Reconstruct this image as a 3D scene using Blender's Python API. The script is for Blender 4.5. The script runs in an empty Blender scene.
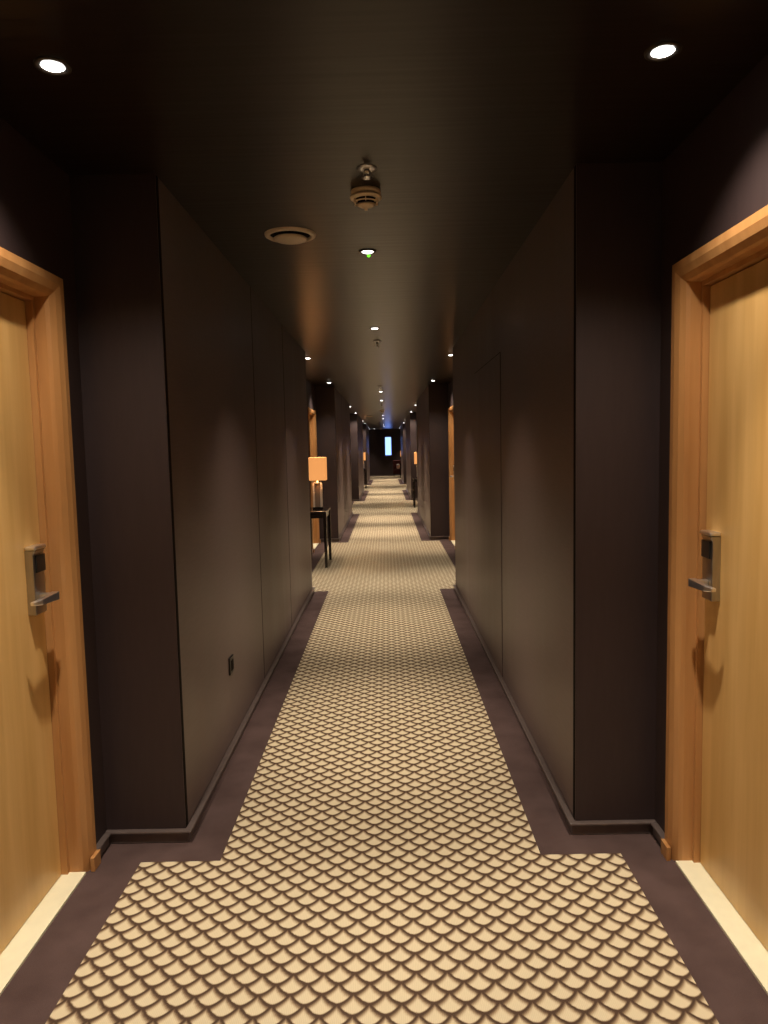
import bpy, bmesh, math, random
from mathutils import Matrix, Vector
random.seed(4)
C = bpy.context.scene.collection
sc = bpy.context.scene

# ---------------------------------------------------------------- camera
F_PX = 726.1
PITCH, YAW, ROLL = 0.088, -0.0047, 0.0215
cam = bpy.data.objects.new('camera', bpy.data.cameras.new('camera'))
C.objects.link(cam)
fw = Vector((math.sin(YAW)*math.cos(PITCH), math.cos(YAW)*math.cos(PITCH), -math.sin(PITCH)))
rt = fw.cross(Vector((0, 0, 1))).normalized()
up = rt.cross(fw)
rt2 = rt*math.cos(ROLL) - up*math.sin(ROLL)
up2 = rt*math.sin(ROLL) + up*math.cos(ROLL)
m = Matrix((rt2, up2, -fw)).transposed().to_4x4()
m.translation = Vector((0.0527, 0.0, 1.5))
cam.matrix_world = m
cam.data.sensor_fit = 'VERTICAL'
cam.data.sensor_height = 36.0
cam.data.lens = F_PX*36.0/1024.0
cam.data.clip_start = 0.02
sc.camera = cam

# ---------------------------------------------------------------- world, exposure, light levels
w = bpy.data.worlds.new('world'); sc.world = w; w.use_nodes = True
bg = w.node_tree.nodes['Background']
bg.inputs[0].default_value = (0.13, 0.215, 0.62, 1); bg.inputs[1].default_value = 1.0
sc.view_settings.view_transform = 'Standard'
sc.view_settings.look = 'None'
sc.view_settings.exposure = 2.32
sc.view_settings.gamma = 1.0
sc.view_settings.use_curve_mapping = False
P_MID = 22.0        # watts, lamps in the middle line
P_SIDE = 24.0       # watts, lamps over the doors
WIDE_DEG, SIDE_WIDE_DEG, NARROW_DEG = 92, 124, 56
P_TABLE = 5.5
SHADE_EMIT = 0.165
LENS_EMIT = 3.0
sc.cycles.use_denoising = True

# ---------------------------------------------------------------- dimensions
W = 0.753           # half width between the long walls
RB = 1.06           # half width at the door alcoves
H = 2.494           # ceiling
YEND = 38.8
YBACK = -6.3
PER = 9.05
ALC = [(-1.50 + PER*k if k else -1.50, min(2.69 + PER*k, YEND)) for k in range(5)]
ALC[1] = (7.53, 11.72)
DOOR_FAR = [a[1] - 0.14 for a in ALC[:4]]     # far outer edge of each door frame
DW = 1.06                                      # outer width of a door frame
FT = 2.10                                      # frame top

# ---------------------------------------------------------------- material helpers
def new_mat(name):
    m = bpy.data.materials.new(name); m.use_nodes = True
    nt = m.node_tree
    return m, nt, nt.nodes['Principled BSDF']
def N(nt, t, **kw):
    n = nt.nodes.new(t)
    for k, v in kw.items(): setattr(n, k, v)
    return n
def math_node(nt, op, a, b=None, c=None, clamp=False):
    n = nt.nodes.new('ShaderNodeMath'); n.operation = op; n.use_clamp = clamp
    for i, v in enumerate((a, b, c)):
        if v is None: continue
        if isinstance(v, (int, float)): n.inputs[i].default_value = v
        else: nt.links.new(v, n.inputs[i])
    return n.outputs[0]
def noise(nt, scale, stretch=(1, 1, 1), detail=3, rough=0.5):
    tc = N(nt, 'ShaderNodeTexCoord'); mp = N(nt, 'ShaderNodeMapping')
    mp.inputs['Scale'].default_value = stretch
    nt.links.new(tc.outputs['Object'], mp.inputs[0])
    n = N(nt, 'ShaderNodeTexNoise'); n.inputs['Scale'].default_value = scale
    n.inputs['Detail'].default_value = detail; n.inputs['Roughness'].default_value = rough
    nt.links.new(mp.outputs[0], n.inputs['Vector'])
    return n.outputs['Fac']
def ramp(nt, fac, stops):
    r = N(nt, 'ShaderNodeValToRGB'); e = r.color_ramp.elements
    while len(e) < len(stops): e.new(0.5)
    for i, (p, c) in enumerate(stops):
        e[i].position = p; e[i].color = (*c, 1)
    nt.links.new(fac, r.inputs[0]); return r.outputs[0]
def bump(nt, b, height, strength, dist):
    n = N(nt, 'ShaderNodeBump'); n.inputs['Strength'].default_value = strength
    n.inputs['Distance'].default_value = dist
    nt.links.new(height, n.inputs['Height']); nt.links.new(n.outputs[0], b.inputs['Normal'])
def simple(name, col, rough=0.5, metal=0.0, spec=0.5, var=0.12, scale=30, stretch=(1, 1, 1), bmp=0.0, rvar=0.0):
    m, nt, b = new_mat(name)
    f = noise(nt, scale, stretch)
    lo = tuple(c*(1-var) for c in col); hi = tuple(min(1, c*(1+var)) for c in col)
    nt.links.new(ramp(nt, f, [(0.3, lo), (0.7, hi)]), b.inputs['Base Color'])
    b.inputs['Roughness'].default_value = rough; b.inputs['Metallic'].default_value = metal
    b.inputs['Specular IOR Level'].default_value = spec
    if rvar:
        r = math_node(nt, 'MULTIPLY_ADD', f, rvar*2, rough - rvar)
        nt.links.new(r, b.inputs['Roughness'])
    if bmp: bump(nt, b, f, bmp, 0.002)
    return m
def emis(name, col, strength):
    m, nt, b = new_mat(name)
    b.inputs['Base Color'].default_value = (*col, 1)
    b.inputs['Emission Color'].default_value = (*col, 1)
    b.inputs['Emission Strength'].default_value = strength
    return m
def wood(name, c0, c1, rough, spec=0.5):
    m, nt, b = new_mat(name)
    g = noise(nt, 6, (3, 3, 0.22), 3, 0.5)
    g2 = noise(nt, 60, (3, 3, 0.12), 3, 0.6)
    mix = math_node(nt, 'MULTIPLY_ADD', g2, 0.14, math_node(nt, 'MULTIPLY', g, 0.86))
    nt.links.new(ramp(nt, mix, [(0.30, c0), (0.70, c1)]), b.inputs['Base Color'])
    b.inputs['Roughness'].default_value = rough; b.inputs['Specular IOR Level'].default_value = spec
    bump(nt, b, g2, 0.02, 0.001)
    return m

M = {}
M['door'] = wood('pale_maple_veneer', (0.62, 0.36, 0.115), (0.76, 0.48, 0.185), 0.36)
M['frame'] = wood('orange_oak', (0.44, 0.205, 0.068), (0.58, 0.30, 0.11), 0.40)
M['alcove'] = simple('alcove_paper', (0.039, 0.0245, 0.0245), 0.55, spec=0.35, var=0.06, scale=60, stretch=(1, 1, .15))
def ceiling_paint():
    m, nt, b = new_mat('ceiling_paint')
    b.inputs['Base Color'].default_value = (0.014, 0.0085, 0.006, 1)
    b.inputs['Roughness'].default_value = 0.29
    b.inputs['IOR'].default_value = 1.42
    bump(nt, b, noise(nt, 3.0, (0.6, 9, 1), 1), 0.25, 0.004)
    return m
M['ceil'] = ceiling_paint()
M['skirt'] = simple('skirting_paint', (0.12, 0.092, 0.084), 0.28, spec=0.8)
M['seam'] = simple('seam_shadow_gap', (0.012, 0.008, 0.006), 0.8, spec=0.1)
M['black'] = simple('black_stained_wood', (0.018, 0.010, 0.007), 0.22, spec=0.6, scale=14, stretch=(6, .4, 6))
M['blackplastic'] = simple('black_plastic', (0.01, 0.01, 0.01), 0.35)
M['steel'] = simple('satin_steel', (0.46, 0.45, 0.44), 0.30, metal=1.0, var=0.06, scale=200, stretch=(1, 1, .05))
M['chrome'] = simple('chrome', (0.95, 0.95, 0.95), 0.30, metal=1.0, var=0.03)
M['cream'] = simple('cream_plastic', (0.80, 0.66, 0.50), 0.45, var=0.04)
M['threshold'] = simple('cream_stone', (0.90, 0.86, 0.62), 0.5, var=0.03, scale=25)
M['trimring'] = simple('dark_metal_ring', (0.05, 0.04, 0.035), 0.3, metal=0.3)
M['lens'] = emis('lamp_glass', (1.0, 0.97, 0.92), LENS_EMIT)
M['led'] = emis('green_led', (0.12, 0.9, 0.02), 0.5)
M['shade'] = emis('lit_amber_shade', (1.0, 0.40, 0.115), SHADE_EMIT)
M['shade'].node_tree.nodes['Principled BSDF'].inputs['Base Color'].default_value = (0.35, 0.20, 0.09, 1)
M['bulb'] = emis('lit_bulb', (1.0, 0.72, 0.42), 4.0)
M['silverbar'] = simple('champagne_bar', (0.82, 0.74, 0.62), 0.35, metal=0.0, var=0.03)
M['pearl'] = simple('pearl_glass', (0.30, 0.22, 0.16), 0.15, metal=0.0, var=0.1, scale=20, stretch=(4, 4, .2))
M['red'] = simple('dull_red_cloth', (0.10, 0.018, 0.016), 0.8, var=0.3, scale=40)
M['white'] = simple('white_cloth', (0.6, 0.57, 0.55), 0.8)
M['winframe'] = simple('window_frame_paint', (0.10, 0.09, 0.10), 0.5)

# wallpaper: dark bronze, a little glossy, long soft vertical streaks and fine horizontal threads
def wallpaper():
    m, nt, b = new_mat('bronze_silk_wallpaper')
    a = noise(nt, 3.2, (1, 1.6, 0.12), 3)
    f = noise(nt, 240, (1, .05, 1), 2)
    mix = math_node(nt, 'MULTIPLY_ADD', f, 0.35, math_node(nt, 'MULTIPLY', a, 0.65))
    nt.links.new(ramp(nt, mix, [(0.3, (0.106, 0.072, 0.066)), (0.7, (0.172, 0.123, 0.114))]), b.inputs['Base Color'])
    r = math_node(nt, 'MULTIPLY_ADD', a, 0.22, 0.30)
    nt.links.new(r, b.inputs['Roughness'])
    b.inputs['IOR'].default_value = 1.48
    bump(nt, b, f, 0.06, 0.001)
    return m
M['wall'] = wallpaper()

# plain border carpet
def border():
    m, nt, b = new_mat('brown_border_carpet')
    a = noise(nt, 6, (1, 1, 1), 4); f = noise(nt, 420, (1, 1, 1), 2)
    mix = math_node(nt, 'MULTIPLY_ADD', f, 0.5, math_node(nt, 'MULTIPLY', a, 0.5))
    nt.links.new(ramp(nt, mix, [(0.35, (0.068, 0.042, 0.038)), (0.65, (0.120, 0.078, 0.072))]), b.inputs['Base Color'])
    b.inputs['Roughness'].default_value = 0.9; b.inputs['Specular IOR Level'].default_value = 0.15
    bump(nt, b, f, 0.4, 0.003)
    return m
M['border'] = border()

# fish-scale carpet
def scales():
    m, nt, b = new_mat('fish_scale_carpet')
    PX, HY = 0.0880, 0.03925
    tc = N(nt, 'ShaderNodeTexCoord'); sep = N(nt, 'ShaderNodeSeparateXYZ')
    wob = N(nt, 'ShaderNodeTexNoise'); wob.inputs['Scale'].default_value = 90
    nt.links.new(tc.outputs['Object'], wob.inputs['Vector'])
    wv = math_node(nt, 'MULTIPLY_ADD', wob.outputs['Fac'], 0.004, -0.002)
    nt.links.new(tc.outputs['Object'], sep.inputs[0])
    x = math_node(nt, 'ADD', sep.outputs[0], wv); y = math_node(nt, 'ADD', sep.outputs[1], wv)
    p = math_node(nt, 'DIVIDE', math_node(nt, 'SUBTRACT', x, 0.0197), PX)
    q = math_node(nt, 'DIVIDE', math_node(nt, 'ADD', y, 20*HY*2 - 1.8048), HY)
    k = math_node(nt, 'FLOOR', q)
    fr = math_node(nt, 'SUBTRACT', q, k)                       # 0..1 above row k's lowest point
    par = math_node(nt, 'MODULO', math_node(nt, 'ADD', k, 4000), 2)
    def g(parity_shift):
        s = math_node(nt, 'ADD', p, math_node(nt, 'MULTIPLY_ADD', parity_shift, 0.5, 0.5))
        s = math_node(nt, 'SUBTRACT', math_node(nt, 'FRACT', s), 0.5)
        t = math_node(nt, 'MULTIPLY', math_node(nt, 'ABSOLUTE', s), 2)
        return math_node(nt, 'POWER', t, 1.75), s
    gk, sk = g(par)                                           # arcs of row k
    other = math_node(nt, 'SUBTRACT', 1.0, par)
    gn, sn = g(other)                                         # arcs of rows k+1 and k-1
    inside = math_node(nt, 'GREATER_THAN', fr, gk)            # 1 -> scale of row k, 0 -> scale of row k-1
    # inside: below edge fr-gk, above edge 1+gn-fr ; outside: below edge fr+1-gn, above edge gk-fr
    own = math_node(nt, 'ADD', math_node(nt, 'MULTIPLY', inside, math_node(nt, 'SUBTRACT', fr, gk)),
                    math_node(nt, 'MULTIPLY', math_node(nt, 'SUBTRACT', 1, inside), math_node(nt, 'SUBTRACT', math_node(nt, 'ADD', fr, 1), gn)))
    upd = math_node(nt, 'ADD', math_node(nt, 'MULTIPLY', inside, math_node(nt, 'SUBTRACT', math_node(nt, 'ADD', gn, 1), fr)),
                    math_node(nt, 'MULTIPLY', math_node(nt, 'SUBTRACT', 1, inside), math_node(nt, 'SUBTRACT', gk, fr)))
    side = math_node(nt, 'ADD', math_node(nt, 'MULTIPLY', inside, sk), math_node(nt, 'MULTIPLY', math_node(nt, 'SUBTRACT', 1, inside), sn))
    def sm(v, a, bb):
        r = N(nt, 'ShaderNodeMapRange', interpolation_type='SMOOTHSTEP')
        nt.links.new(v, r.inputs[0]); r.inputs[1].default_value = a; r.inputs[2].default_value = bb
        return r.outputs[0]
    lo = sm(own, 0.0, 0.22); hi = sm(upd, 0.06, 0.86)
    ends = sm(math_node(nt, 'SUBTRACT', 1.0, math_node(nt, 'MULTIPLY', math_node(nt, 'ABSOLUTE', side), 2)), 0.02, 0.42)
    lo = math_node(nt, 'MULTIPLY', lo, ends)
    # radiating threads
    fib = math_node(nt, 'SINE', math_node(nt, 'MULTIPLY', side, 110))
    fibm = math_node(nt, 'MULTIPLY_ADD', fib, 0.07, 0.93)
    val = math_node(nt, 'MULTIPLY', math_node(nt, 'MULTIPLY', lo, hi), fibm)
    fine = noise(nt, 500, (1, 1, 1), 2)
    val = math_node(nt, 'ADD', val, math_node(nt, 'MULTIPLY_ADD', fine, 0.24, -0.12), clamp=True)
    col = ramp(nt, val, [(0.0, (0.080, 0.048, 0.032)), (0.30, (0.33, 0.235, 0.145)), (0.65, (0.59, 0.49, 0.325)), (1.0, (0.73, 0.635, 0.44))])
    nt.links.new(col, b.inputs['Base Color'])
    b.inputs['Roughness'].default_value = 0.92; b.inputs['Specular IOR Level'].default_value = 0.1
    bump(nt, b, val, 0.35, 0.004)
    return m
M['scales'] = scales()

# ---------------------------------------------------------------- mesh helpers
def box(bm, x0, x1, y0, y1, z0, z1, mi=0):
    x0, x1 = sorted((x0, x1)); y0, y1 = sorted((y0, y1)); z0, z1 = sorted((z0, z1))
    v = [bm.verts.new(c) for c in ((x0,y0,z0),(x1,y0,z0),(x1,y1,z0),(x0,y1,z0),(x0,y0,z1),(x1,y0,z1),(x1,y1,z1),(x0,y1,z1))]
    fs = []
    for f in ((0,3,2,1),(4,5,6,7),(0,1,5,4),(1,2,6,5),(2,3,7,6),(3,0,4,7)):
        ff = bm.faces.new([v[i] for i in f]); ff.material_index = mi; fs.append(ff)
    return fs
def lathe(bm, prof, seg=32, cx=0, cy=0, mi=0, smooth=True):
    """prof: (radius, z) from one end to the other; ends close on the axis when radius is 0"""
    rings = []
    for r, z in prof:
        if r <= 1e-6: rings.append([bm.verts.new((cx, cy, z))])
        else: rings.append([bm.verts.new((cx + r*math.cos(2*math.pi*i/seg), cy + r*math.sin(2*math.pi*i/seg), z)) for i in range(seg)])
    for a, b in zip(rings, rings[1:]):
        for i in range(seg):
            j = (i+1) % seg
            if len(a) == 1 and len(b) == 1: continue
            if len(a) == 1: f = bm.faces.new((a[0], b[j], b[i]))
            elif len(b) == 1: f = bm.faces.new((a[i], a[j], b[0]))
            else: f = bm.faces.new((a[i], a[j], b[j], b[i]))
            f.smooth = smooth; f.material_index = mi
def prism(bm, pts, z0, z1, mi=0, smooth=False):
    a = [bm.verts.new((x, y, z0)) for x, y in pts]; b = [bm.verts.new((x, y, z1)) for x, y in pts]
    n = len(pts)
    bm.faces.new(a[::-1]).material_index = mi; bm.faces.new(b).material_index = mi
    for i in range(n):
        f = bm.faces.new((a[i], a[(i+1) % n], b[(i+1) % n], b[i])); f.material_index = mi; f.smooth = smooth
def rrect(hx, hy, r, n=5, cx=0, cy=0):
    out = []
    for sx, sy, a0 in ((1, 1, 0), (-1, 1, 90), (-1, -1, 180), (1, -1, 270)):
        for i in range(n+1):
            a = math.radians(a0 + 90*i/n)
            out.append((cx + sx*(hx-r) + r*math.cos(a), cy + sy*(hy-r) + r*math.sin(a)))
    return out
def obj(name, bm, mats, parent=None, bevel=0.0, fix=True):
    if fix: bmesh.ops.recalc_face_normals(bm, faces=bm.faces)
    me = bpy.data.meshes.new(name); bm.to_mesh(me); bm.free()
    for mt in (mats if isinstance(mats, (list, tuple)) else [mats]): me.materials.append(mt)
    o = bpy.data.objects.new(name, me); C.objects.link(o)
    if parent: o.parent = parent
    if bevel:
        md = o.modifiers.new('bevel', 'BEVEL'); md.width = bevel; md.segments = 2; md.limit_method = 'ANGLE'
    return o
def struct(name, bm, mats, label=None, **kw):
    o = obj(name, bm, mats, **kw); o['kind'] = 'structure'
    if label: o['label'] = label
    return o
def thing(name, label, cat, loc=(0, 0, 0), group=None, rz=0):
    o = bpy.data.objects.new(name, None); C.objects.link(o); o.location = loc; o.rotation_euler = (0, 0, rz)
    o.empty_display_size = 0.05
    o['label'] = label; o['category'] = cat
    if group: o['group'] = group
    return o
def BM(): return bmesh.new()
def dup(root, loc, label, group=None, rz=None):
    r = root.copy(); C.objects.link(r); r.location = loc; r['label'] = label
    if rz is not None: r.rotation_euler = (0, 0, rz)
    if group: r['group'] = group
    for ch in list(root.children):
        c = ch.copy(); C.objects.link(c); c.parent = r
        for g in list(ch.children):
            d = g.copy(); C.objects.link(d); d.parent = c
    return r

# ---------------------------------------------------------------- floor
bm = BM()
box(bm, -1.5, 1.5, YBACK-.2, YEND+.3, -0.2, -0.004, 0)
def quad(x0, x1, y0, y1, mi):
    v = [bm.verts.new(c) for c in ((x0, y0, 0), (x1, y0, 0), (x1, y1, 0), (x0, y1, 0))]
    bm.faces.new(v).material_index = mi
# strips along the corridor: narrow runner between walls, wide runner in the alcoves
CW, CR = 0.589, 0.882
cuts = []
y = YBACK
for a0, a1 in ALC:
    a = a0 + 0.07 if a0 > 0 else a0 + 0.14
    b = a1 - 0.143 if a1 < YEND else YEND
    cuts.append((y, a, CW)); cuts.append((a, b, CR)); y = b
for y0, y1, c in cuts:
    if y1 - y0 < 0.01: continue
    quad(-c, c, y0, y1, 1); quad(-1.5, -c, y0, y1, 0); quad(c, 1.5, y0, y1, 0)
struct('floor', bm, [M['border'], M['scales']], fix=True)

# ---------------------------------------------------------------- ceiling
bm = BM(); box(bm, -1.5, 1.5, YBACK-.2, YEND+.3, H, H+0.2)
struct('ceiling', bm, M['ceil'])

# ---------------------------------------------------------------- long walls (stepping back at every alcove)
SEG = []
y = YBACK
for a0, a1 in ALC:
    SEG.append((y, a0)); y = a1
if y < YEND: SEG.append((y, YEND))
for s, side in ((-1, 'left'), (1, 'right')):
    bm = BM()
    for y0, y1 in SEG:
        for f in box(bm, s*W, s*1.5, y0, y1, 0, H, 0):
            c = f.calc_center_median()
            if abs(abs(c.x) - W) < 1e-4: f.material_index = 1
    for k, (a0, a1) in enumerate(ALC):
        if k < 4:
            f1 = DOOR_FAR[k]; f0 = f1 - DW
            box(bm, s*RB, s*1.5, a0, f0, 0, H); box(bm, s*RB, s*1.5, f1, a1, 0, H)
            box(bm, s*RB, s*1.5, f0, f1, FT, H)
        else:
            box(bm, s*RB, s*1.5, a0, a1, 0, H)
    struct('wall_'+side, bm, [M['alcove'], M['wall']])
    # skirting with a small ledge, following the steps
    bm = BM(); D, HB = 0.024, 0.052
    for D, zb, zt in ((0.015, 0.0, 0.0405), (0.026, 0.041, HB)):
        for i, (y0, y1) in enumerate(SEG):
            pts = []
            if i > 0: pts += [(RB-0.0005, y0), (RB-0.0005, y0-D), (W-D, y0-D)]
            else: pts += [(W-D, y0)]
            pts += [(W-D, y1+D), (RB-0.0005, y1+D), (RB-0.0005, y1), (W, y1), (W, y0)]
            prism(bm, [(s*px, py) for px, py in pts], zb, zt)
        for k, (a0, a1) in enumerate(ALC):
            b = min(a1, YEND); e0, e1 = a0 + D + .0005, b - D - .0005
            if k < 4:
                box(bm, s*(RB-D), s*RB, e0, DOOR_FAR[k]-DW-0.001, zb, zt); box(bm, s*(RB-D), s*RB, DOOR_FAR[k]+0.001, e1, zb, zt)
            else: box(bm, s*(RB-D), s*RB, e0, e1, zb, zt)
    struct('baseboard_'+side, bm, M['skirt'], bevel=0.004)
    # dark corner beads where the silk paper starts and stops
    bm = BM()
    for y0, y1 in SEG:
        if y0 > YBACK: box(bm, s*(W-0.0015), s*(W+0.01), y0+0.004, y0+0.03, HB, H-0.002)
    struct('trim_1' if s < 0 else 'trim_2', bm, M['seam'])
bm = BM(); box(bm, -1.5, 1.5, YBACK-.2, YBACK, 0, H)
struct('wall_back', bm, M['alcove'])

# seams of the paper panels
bm = BM()
for k in range(4):
    for y in (4.52, 5.86):
        box(bm, -W-0.01, -(W-0.0012), y+PER*k-0.0025, y+PER*k+0.0025, 0.055, H-0.002)
struct('trim_3', bm, M['seam'])
# flush service door in the right wall (slab barely proud of the wall, dark joint round it)
def flush_door(name, s, y0, y1, zt):
    e = bpy.data.objects.new(name, None); C.objects.link(e); e.location = (s*W, (y0+y1)/2, 0); e['kind'] = 'structure'
    e['label'] = 'flush brown service door papered like the wall'
    hw = (y1-y0)/2
    bm = BM(); box(bm, s*(-0.0030), s*0.004, -hw+0.004, hw-0.004, 0.056, zt-0.004)
    obj('door_leaf', bm, M['wall'], e)
    bm = BM(); g = 0.004
    box(bm, s*(-0.0010), s*0.004, -hw-g*.3, -hw+g, 0.056, zt); box(bm, s*(-0.0010), s*0.004, hw-g, hw+g*.3, 0.056, zt)
    box(bm, s*(-0.0010), s*0.004, -hw, hw, zt-g, zt+g*.3)
    obj('door_joint', bm, M['seam'], e)
flush_door('door_9', 1, 4.44, 5.73, 2.06)

# ---------------------------------------------------------------- end wall with the window
WX0, WX1, WZ0, WZ1 = -0.02, 0.36, 1.08, 2.10
bm = BM()
box(bm, -1.5, WX0, YEND, YEND+.3, 0, H); box(bm, WX1, 1.5, YEND, YEND+.3, 0, H)
box(bm, WX0, WX1, YEND, YEND+.3, 0, WZ0); box(bm, WX0, WX1, YEND, YEND+.3, WZ1, H)
struct('wall_end', bm, M['alcove'])
e = bpy.data.objects.new('window_1', None); C.objects.link(e); e.location = ((WX0+WX1)/2, YEND, WZ0); e['kind'] = 'structure'
hx = (WX1-WX0)/2; hz = WZ1-WZ0; t = 0.035
bm = BM()
box(bm, -hx, -hx+t, 0.01, .08, 0, hz); box(bm, hx-t, hx, .01, .08, 0, hz); box(bm, -hx, hx, .01, .08, 0, t); box(bm, -hx, hx, .01, .08, hz-t, hz)
obj('window_frame', bm, M['winframe'], e)
gm, nt, b = new_mat('window_glass'); b.inputs['Transmission Weight'].default_value = 1; b.inputs['Roughness'].default_value = 0.0
b.inputs['IOR'].default_value = 1.02; b.inputs['Base Color'].default_value = (1, 1, 1, 1)
bm = BM(); box(bm, -hx+t, hx-t, .04, .046, t, hz-t); obj('glass_pane', bm, gm, e)
bm = BM(); box(bm, WX0-.03, WX1+.03, YEND-.03, YEND, WZ0-.03, WZ0)
struct('trim_4', bm, M['winframe'])
bm = BM(); box(bm, -1.03, 1.03, YEND-.024, YEND, 0, .052)
struct('baseboard_end', bm, M['skirt'])

# ---------------------------------------------------------------- room doors
def box_y(bm, s, xa, xb, y0, y1, z0, z1): box(bm, s*xa, s*xb, y0, y1, z0, z1)
def room_door(num, s, far):
    """local origin on the floor at the middle of the opening, on the alcove wall plane; s=+1 right wall"""
    yc = far - DW/2
    e = bpy.data.objects.new('door_%d' % num, None); C.objects.link(e)
    e.location = (s*RB, yc, 0); e['kind'] = 'structure'
    hw = DW/2; cw = 0.07
    bm = BM()                      # casing face, stepped reveal
    prof = [(0, .12), (0, -.016), (.026, -.016), (.050, -.008), (.067, .006), (.071, .020), (.071, .055), (.086, .055), (.086, .12)]
    st = []
    for q, top in ((-1, 0), (-1, 1), (1, 1), (1, 0)):
        st.append([bm.verts.new((s*d, q*(hw-a_), (FT-a_) if top else 0.0)) for a_, d in prof])
    for A, B in zip(st, st[1:]):
        for i in range(len(prof)):
            j = (i+1) % len(prof); bm.faces.new((A[i], A[j], B[j], B[i]))
    bm.faces.new(st[0]); bm.faces.new(st[-1][::-1])
    obj('door_frame', bm, M['frame'], e)
    for q in (-1, 1):              # skirting return over the casing; orange light on it put into its colour
        bm = BM(); box_y(bm, s, -0.031, -0.0165, q*(hw+0.0), q*(hw-cw*.85), 0, 0.052)
        obj('plinth_block', bm, M['frame'], e, bevel=0.002)
    bm = BM(); box_y(bm, s, 0.076, 0.118, -(hw-cw-0.020), hw-cw-0.020, 0.010, FT-cw-0.021)
    obj('door_leaf', bm, M['door'], e, bevel=0.0015)
    bm = BM(); box_y(bm, s, -0.004, 0.12, -(hw-cw-0.001), hw-cw-0.001, -0.002, 0.008)
    obj('threshold', bm, M['threshold'], e)
    # blackout behind the joint
    bm = BM(); box_y(bm, s, 0.121, 0.14, -hw, hw, 0, FT); obj('joint_backing', bm, M['seam'], e)
    # lock: tall plate standing off the leaf, card reader on top, lever below
    ly = hw - (far - 2.383 - (far - DOOR_FAR[0])) if False else (2.383 - (DOOR_FAR[0]-DW/2))
    bm = BM()
    pts = [(0.076, 0.975), (0.047, 0.975), (0.047, 1.175), (0.040, 1.19), (0.076, 1.19)]
    a = [bm.verts.new((s*x, ly-0.037, z)) for x, z in pts]; b = [bm.verts.new((s*x, ly+0.037, z)) for x, z in pts]
    bm.faces.new(a); bm.faces.new(b[::-1])
    for i in range(len(pts)):
        j = (i+1) % len(pts); bm.faces.new((a[i], b[i], b[j], a[j]))
    lock = obj('lock_case', bm, M['steel'], e, bevel=0.003)
    bm = BM(); box_y(bm, s, 0.036, 0.075, ly-0.041, ly+0.041, 1.1905, 1.204); obj('cap', bm, M['chrome'], lock, bevel=0.006)
    bm = BM(); box_y(bm, s, 0.0425, 0.050, ly-0.026, ly+0.036, 1.115, 1.172); obj('card_reader', bm, M['blackplastic'], lock, bevel=0.001)['label'] = 'black card reader window'
    bm = BM()                      # lever: neck then a flat bar towards the camera side
    box_y(bm, s, 0.012, 0.050, ly-0.012, ly+0.012, 1.021, 1.043)
    pts = [(ly+0.014, 0.014), (ly-0.10, 0.010), (ly-0.128, 0.006)]
    rings = []
    for i, (yy, hh) in enumerate(pts):
        xx = (0.004, 0.003, 0.014)[i]; th = (0.013, 0.010, 0.008)[i]
        rings.append([bm.verts.new((s*(xx+dx), yy, 1.032+dz)) for dx, dz in ((-th, -hh), (th, -hh), (th, hh), (-th, hh))])
    bm.faces.new(rings[0]); bm.faces.new(rings[-1][::-1])
    for r0, r1 in zip(rings, rings[1:]):
        for i in range(4):
            j = (i+1) % 4; bm.faces.new((r0[i], r0[j], r1[j], r1[i]))
    obj('lever_handle', bm, M['chrome'], lock, bevel=0.003)
    return e
n = 1
DOORS = []
for far in DOOR_FAR:
    for s in (-1, 1):
        DOORS.append(room_door(n, s, far)); n += 1

# ---------------------------------------------------------------- ceiling lamps
def downlight(y, x, label, watts, mid, led=False, group=None, lit=True, deep=False):
    t = thing('recessed_downlight', label, 'ceiling light', (x, y, H), group)
    bm = BM(); lathe(bm, [(0.029, -0.0005), (0.030, -0.005), (0.042, -0.006), (0.045, -0.0045), (0.046, -0.0005)], 32)
    obj('trim_ring', bm, M['trimring'], t)
    bm = BM(); lathe(bm, [(0, -0.009), (0.012, -0.0086), (0.022, -0.0066), (0.0285, -0.003), (0.0285, -0.0008), (0, -0.0008)], 28)
    obj('lamp_lens', bm, M['lens'], t)
    if led:
        bm = BM(); lathe(bm, [(0, -0.010), (0.006, -0.009), (0.009, -0.004), (0.009, -0.0006)], 16, 0.004, 0.075)
        obj('indicator_light', bm, M['led'], t)
    if lit:
        for deg, share, nm in ((WIDE_DEG if mid else SIDE_WIDE_DEG, 0.70 if mid else 0.45, 'lamp_spill'), (NARROW_DEG, 1.25, 'lamp_beam')):
            if deep and nm == 'lamp_spill': continue
            L = bpy.data.lights.new('spot', 'SPOT'); L.energy = watts*share; L.spot_size = math.radians(deg); L.spot_blend = 1.0
            L.shadow_soft_size = 0.022; L.color = (1.0, 0.835, 0.665) if mid else (1.0, 0.86, 0.70)
            lo = bpy.data.objects.new(nm, L); C.objects.link(lo); lo.parent = t; lo.location = (0, 0, -0.03)
    return t
MID = [(3.78, 'white recessed downlight with a small green indicator dot beside it'),
       (6.15, 'white downlight just before the dark pendant sprinkler in the middle of the ceiling'),
       (12.95, 'middle-line downlight just beyond the third sprinkler, first of the far group'),
       (15.35, 'middle-line downlight just in front of the fourth, farther sprinkler'),
       (22.3, 'tiny middle-line downlight just beyond the far smoke detector'),
       (24.8, 'tiny middle-line downlight second beyond the far smoke detector'),
       (31.4, 'faint middle-line downlight close before the end wall ceiling glow'),
       (33.9, 'farthest faint downlight of the middle ceiling line')]
for i, (y, lab) in enumerate(MID): downlight(y, -0.02, lab, P_MID*(1.0 if y < 10 else 1.9), True, led=(i == 0), group='downlights along the middle of the ceiling')
ALN = ['nearest door alcove', 'second door alcove', 'third door alcove', 'fourth door alcove', 'last alcove']
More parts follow.
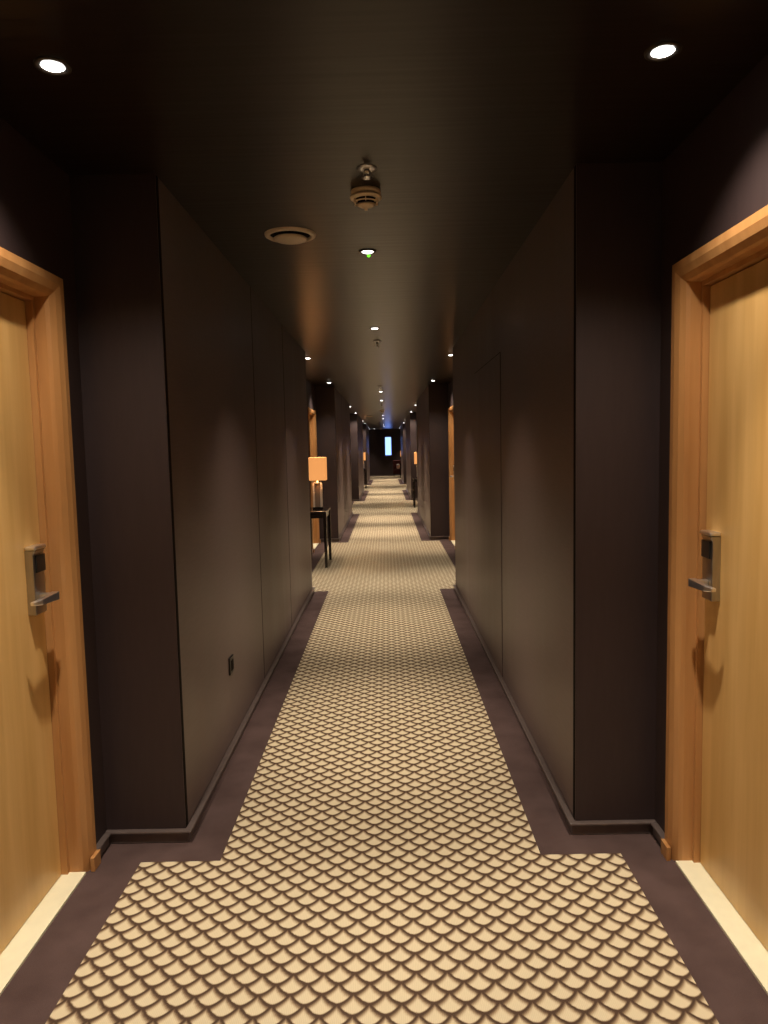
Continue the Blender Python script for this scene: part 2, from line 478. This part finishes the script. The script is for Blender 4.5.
for k, ys in enumerate([(1.95,), (8.03, 11.03), (17.35, 20.5), (26.4, 29.5), (35.3, 38.2)]):
    for j, y in enumerate(ys):
        for s, nm in ((-1, 'left'), (1, 'right')):
            if k == 0: lab = 'large-looking bright round downlight above the %s near room door' % nm
            else: lab = 'downlight at the %s end of the %s on the %s side' % (('near', 'far')[j], ALN[k], nm)
            downlight(y, s*0.78, lab, P_SIDE, False, group='downlights at the edges of the ceiling', deep=(k == 4))
for s in (-1, 1):
    downlight(-1.05, s*0.78, 'downlight over the alcove beside where the photographer stands, %s side' % ('left' if s < 0 else 'right'), P_SIDE, False, group='downlights at the edges of the ceiling')
downlight(37.5, -0.53, 'tiny angled white lamp high at the left end of the corridor', 6, True)

# smoke detectors
def smoke(x, y, label):
    t = thing('smoke_detector', label, 'smoke detector', (x, y, H), 'smoke detectors on the ceiling')
    bm = BM(); lathe(bm, [(0, -0.0005), (0.056, -0.0005), (0.058, -0.004), (0.058, -0.018), (0.050, -0.022), (0, -0.022)], 40)
    obj('base', bm, M['cream'], t)
    bm = BM(); lathe(bm, [(0, -0.0222), (0.054, -0.0222), (0.062, -0.030), (0.062, -0.036), (0.054, -0.043), (0.053, -0.043), (0.0, -0.043)], 40)
    for z, r in ((-0.0530, 0.048),):
        lathe(bm, [(0, z), (r, z), (r-.002, z-0.003), (0, z-0.003)], 40)
    lathe(bm, [(0, -0.0655), (0.038, -0.0655), (0.024, -0.075), (0.009, -0.079), (0.006, -0.090), (0, -0.0925)], 40)
    obj('grille_head', bm, M['cream'], t)
    bm = BM(); lathe(bm, [(0, -0.0435), (0.046, -0.0435), (0.034, -0.0655), (0, -0.0655)], 32); obj('sensing_chamber', bm, M['seam'], t)
    t.scale = (1, 1, 0.82)
    for i in range(6):
        a = math.radians(30+60*i+0)
        bm = BM(); box(bm, 0.028, 0.0515, -0.002, 0.002, -0.060, -0.041)
        bmesh.ops.rotate(bm, verts=bm.verts, cent=(0, 0, 0), matrix=Matrix.Rotation(a, 3, 'Z'))
        obj('rib', bm, M['cream'], t)
smoke(-0.005, 2.91, 'cream round smoke detector with a pointed grille close behind the nearest sprinkler')
smoke(-0.03, 19.3, 'far smoke detector in the middle ceiling line, a small pale blob')
smoke(-0.2, 36.8, 'faint smoke detector on the ceiling close to the end wall window')

# sprinklers
def sprinkler(x, y, label, big=True):
    t = thing('fire_sprinkler', label, 'sprinkler', (x, y, H), 'sprinkler heads on the ceiling')
    t.scale = (1, 1, 0.62 if big else 1.0)
    bm = BM(); lathe(bm, [(0.012, -0.0005), (0.036, -0.0005), (0.035, -0.005), (0.024, -0.009), (0.012, -0.011)], 32); obj('escutcheon', bm, M['chrome'], t)
    bm = BM(); lathe(bm, [(0, -0.010), (0.0095, -0.010), (0.0095, -0.028), (0.006, -0.030), (0, -0.030)], 20); obj('nozzle', bm, M['chrome'], t)
    for q in (-1, 1):
        bm = BM()
        box(bm, q*0.009, q*0.014, -0.003, 0.003, -0.054, -0.022); obj('yoke_arm', bm, M['chrome'], t, bevel=0.001)
    bm = BM(); lathe(bm, [(0, -0.030), (0.003, -0.032), (0.003, -0.050), (0, -0.052)], 12); obj('glass_bulb', bm, M['red'], t)
    bm = BM(); lathe(bm, [(0, -0.0535), (0.019, -0.0535), (0.019, -0.0555), (0.006, -0.058), (0, -0.058)], 24); obj('deflector', bm, M['chrome'], t)
sprinkler(0.005, 2.685, 'chrome pendant fire sprinkler nearest the camera, just before the smoke detector')
sprinkler(-0.01, 6.88, 'small dark pendant sprinkler alone behind the second middle downlight', False)
sprinkler(-0.02, 11.85, 'small sprinkler just before the first downlight of the far group', False)
sprinkler(-0.03, 16.5, 'tiny sprinkler between the far downlights and the far smoke detector', False)

# vents
def vent(x, y, label):
    t = thing('round_air_vent', label, 'air vent', (x, y, H), 'round air vents in the ceiling')
    bm = BM(); lathe(bm, [(0.094, -0.001), (0.096, -0.012), (0.106, -0.014), (0.117, -0.008), (0.119, -0.0005)], 48); obj('outer_ring', bm, M['cream'], t)
    bm = BM(); lathe(bm, [(0, -0.001), (0.0935, -0.001), (0.0935, -0.002), (0, -0.002)], 40); obj('throat', bm, M['seam'], t)
    bm = BM(); lathe(bm, [(0, -0.016), (0.072, -0.016), (0.078, -0.020), (0.068, -0.028), (0.040, -0.036), (0, -0.039)], 44); obj('centre_disc', bm, M['cream'], t)
    bm = BM(); lathe(bm, [(0, -0.002), (0.008, -0.002), (0.008, -0.016), (0, -0.016)], 12); obj('stem', bm, M['cream'], t)
vent(-0.37, 3.46, 'cream round air vent left of the smoke detector')
vent(-0.44, 22.65, 'far round air vent, a dark speck left of the middle ceiling line')

# ---------------------------------------------------------------- outlet on the left wall
t = thing('wall_socket', 'small black wall socket low on the left wall', 'socket', (-W, 3.57, 0.43))
bm = BM(); box(bm, -0.001, 0.009, -0.043, 0.043, -0.043, 0.043); obj('plate', bm, M['blackplastic'], t, bevel=0.003)
bm = BM(); box(bm, 0.0085, 0.011, -0.024, 0.024, -0.026, 0.026); obj('socket_insert', bm, M['seam'], t, bevel=0.001)

# ---------------------------------------------------------------- console tables and lamps
def console(s, y, label):
    """s=-1 left wall; table 0.30 deep, 0.70 long"""
    x = s*0.868
    t = thing('console_table', label, 'table', (x, y, 0), 'console tables in the alcoves')
    hx, hy, tz = 0.150, 0.345, 0.720
    bm = BM(); box(bm, -hx, hx, -hy, hy, tz-0.028, tz); obj('table_top', bm, M['black'], t, bevel=0.004)
    bm = BM()
    box(bm, -hx+.012, -hx+.026, -hy+.044, hy-.044, tz-0.088, tz-0.0285); box(bm, hx-.026, hx-.012, -hy+.044, hy-.044, tz-0.088, tz-0.0285)
    box(bm, -hx+.044, hx-.044, -hy+.012, -hy+.026, tz-0.088, tz-0.0285); box(bm, -hx+.044, hx-.044, hy-.026, hy-.012, tz-0.088, tz-0.0285)
    obj('apron', bm, M['black'], t)
    for qx in (-1, 1):
        for qy in (-1, 1):
            bm = BM(); cx, cy = qx*(hx-.021), qy*(hy-.021)
            a = rrect(.021, .021, .004, 2, cx, cy); b = rrect(.017, .017, .003, 2, cx+qx*.004, cy+qy*.004)
            va = [bm.verts.new((px, py, tz-0.029)) for px, py in a]; vb = [bm.verts.new((px, py, 0.0)) for px, py in b]
            bm.faces.new(va); bm.faces.new(vb[::-1])
            for i in range(len(a)): bm.faces.new((va[i], va[(i+1) % len(a)], vb[(i+1) % len(a)], vb[i]))
            obj('leg', bm, M['black'], t)
    return t
def table_lamp(s, y, label, lift=0.0):
    x = s*(0.850 if s < 0 else 0.880)
    t = thing('table_lamp', label, 'lamp', (x, y, 0.7205), 'lit table lamps on the console tables')
    bm = BM(); prism(bm, rrect(.065, .065, .008, 3), 0.0, 0.032); obj('foot', bm, M['black'], t, bevel=0.002)
    top = 0.335 + lift
    bm = BM(); prism(bm, rrect(.0355, .0355, .004, 3), 0.0325, top); obj('glass_column', bm, M['pearl'], t, bevel=0.002)
    for qx in (-1, 1):
        for qy in (-1, 1):
            bm = BM(); box(bm, qx*.036, qx*.058, qy*.036, qy*.058, 0.0325, top); obj('corner_bar', bm, M['silverbar'], t, bevel=0.001)
    bm = BM(); prism(bm, rrect(.05, .05, .006, 3), top+0.0005, top+0.012); obj('cap', bm, M['chrome'], t)
    bm = BM(); lathe(bm, [(0, top+.0125), (0.011, top+.0125), (0.011, top+0.05), (0.014, top+.052), (0.014, top+0.085), (0, top+0.085)], 16); obj('lamp_holder', bm, M['chrome'], t)
    bm = BM(); lathe(bm, [(0, top+.0855), (0.013, top+.088), (0.028, top+0.13), (0.024, top+.155), (0, top+0.17)], 20); obj('bulb', bm, M['bulb'], t)
    z0, z1 = top+0.045, top+0.340
    bm = BM(); o_ = rrect(.120, .120, .028, 5); i_ = rrect(.117, .117, .026, 5); n = len(o_)
    vo0 = [bm.verts.new((a, b, z0)) for a, b in o_]; vo1 = [bm.verts.new((a, b, z1)) for a, b in o_]
    vi0 = [bm.verts.new((a, b, z0)) for a, b in i_]; vi1 = [bm.verts.new((a, b, z1)) for a, b in i_]
    for i in range(n):
        j = (i+1) % n
        for A, B in ((vo0, vo1), (vi1, vi0), (vo1, vi1), (vi0, vo0)):
            bm.faces.new((A[i], A[j], B[j], B[i]))
    obj('lamp_shade', bm, M['shade'], t)
    L = bpy.data.lights.new('bulb', 'POINT'); L.energy = P_TABLE; L.color = (1.0, 0.72, 0.45); L.shadow_soft_size = 0.03
    lo = bpy.data.objects.new('bulb_light', L); C.objects.link(lo); lo.parent = t; lo.location = (0, 0, top+0.22)
    return t
for s, y, a, b, lift in ((-1, 9.45, 'dark wood console table in the left alcove, nearest table', 'nearest table lamp with amber square shade and mirrored column', 0),
                   (1, 18.3, 'far dark console table on the right side, half hidden by the wall', 'far table lamp glowing on the right side of the corridor', -0.02),
                   (-1, 27.5, 'tiny far console table on the left side of the corridor', 'tiny far table lamp glowing on the left side of the corridor', -0.05),
                   (1, 36.4, 'farthest console table at the right, behind the red armchair', 'farthest table lamp, a yellow sliver right of the window', -0.05)):
    console(s, y, a); table_lamp(s, y + (0.12 if s > 0 else 0), b, lift)

# ---------------------------------------------------------------- red armchair near the end
t = thing('armchair', 'dull red armchair at the right near the end wall window', 'chair', (0.66, 37.7, 0))
bm = BM(); prism(bm, rrect(.27, .27, .05, 4), 0.16, 0.40); obj('seat', bm, M['red'], t, bevel=0.02)
bm = BM(); prism(bm, rrect(.27, .06, .05, 4, 0, .23), 0.402, 0.86); obj('backrest', bm, M['red'], t, bevel=0.03)
for q in (-1, 1):
    bm = BM(); prism(bm, rrect(.045, .22, .04, 4, q*.225, -.055), 0.402, 0.62); obj('armrest', bm, M['red'], t, bevel=0.02)
    for r in (-1, 1):
        bm = BM(); lathe(bm, [(0, 0), (.012, 0), (.02, .159), (0, .159)], 10, q*.22, r*.22); obj('leg', bm, M['black'], t)
c = thing('cushion', 'small white cushion on the red armchair', 'cushion', (0.66, 37.76, 0.404))
bm = BM()
bmesh.ops.create_uvsphere(bm, u_segments=16, v_segments=10, radius=1)
for v in bm.verts:
    v.co.x = math.copysign(abs(v.co.x)**.6, v.co.x)*.09; v.co.z = math.copysign(abs(v.co.z)**.6, v.co.z)*.13+.13; v.co.y *= .05
obj('cushion_cover', bm, M['white'], c)
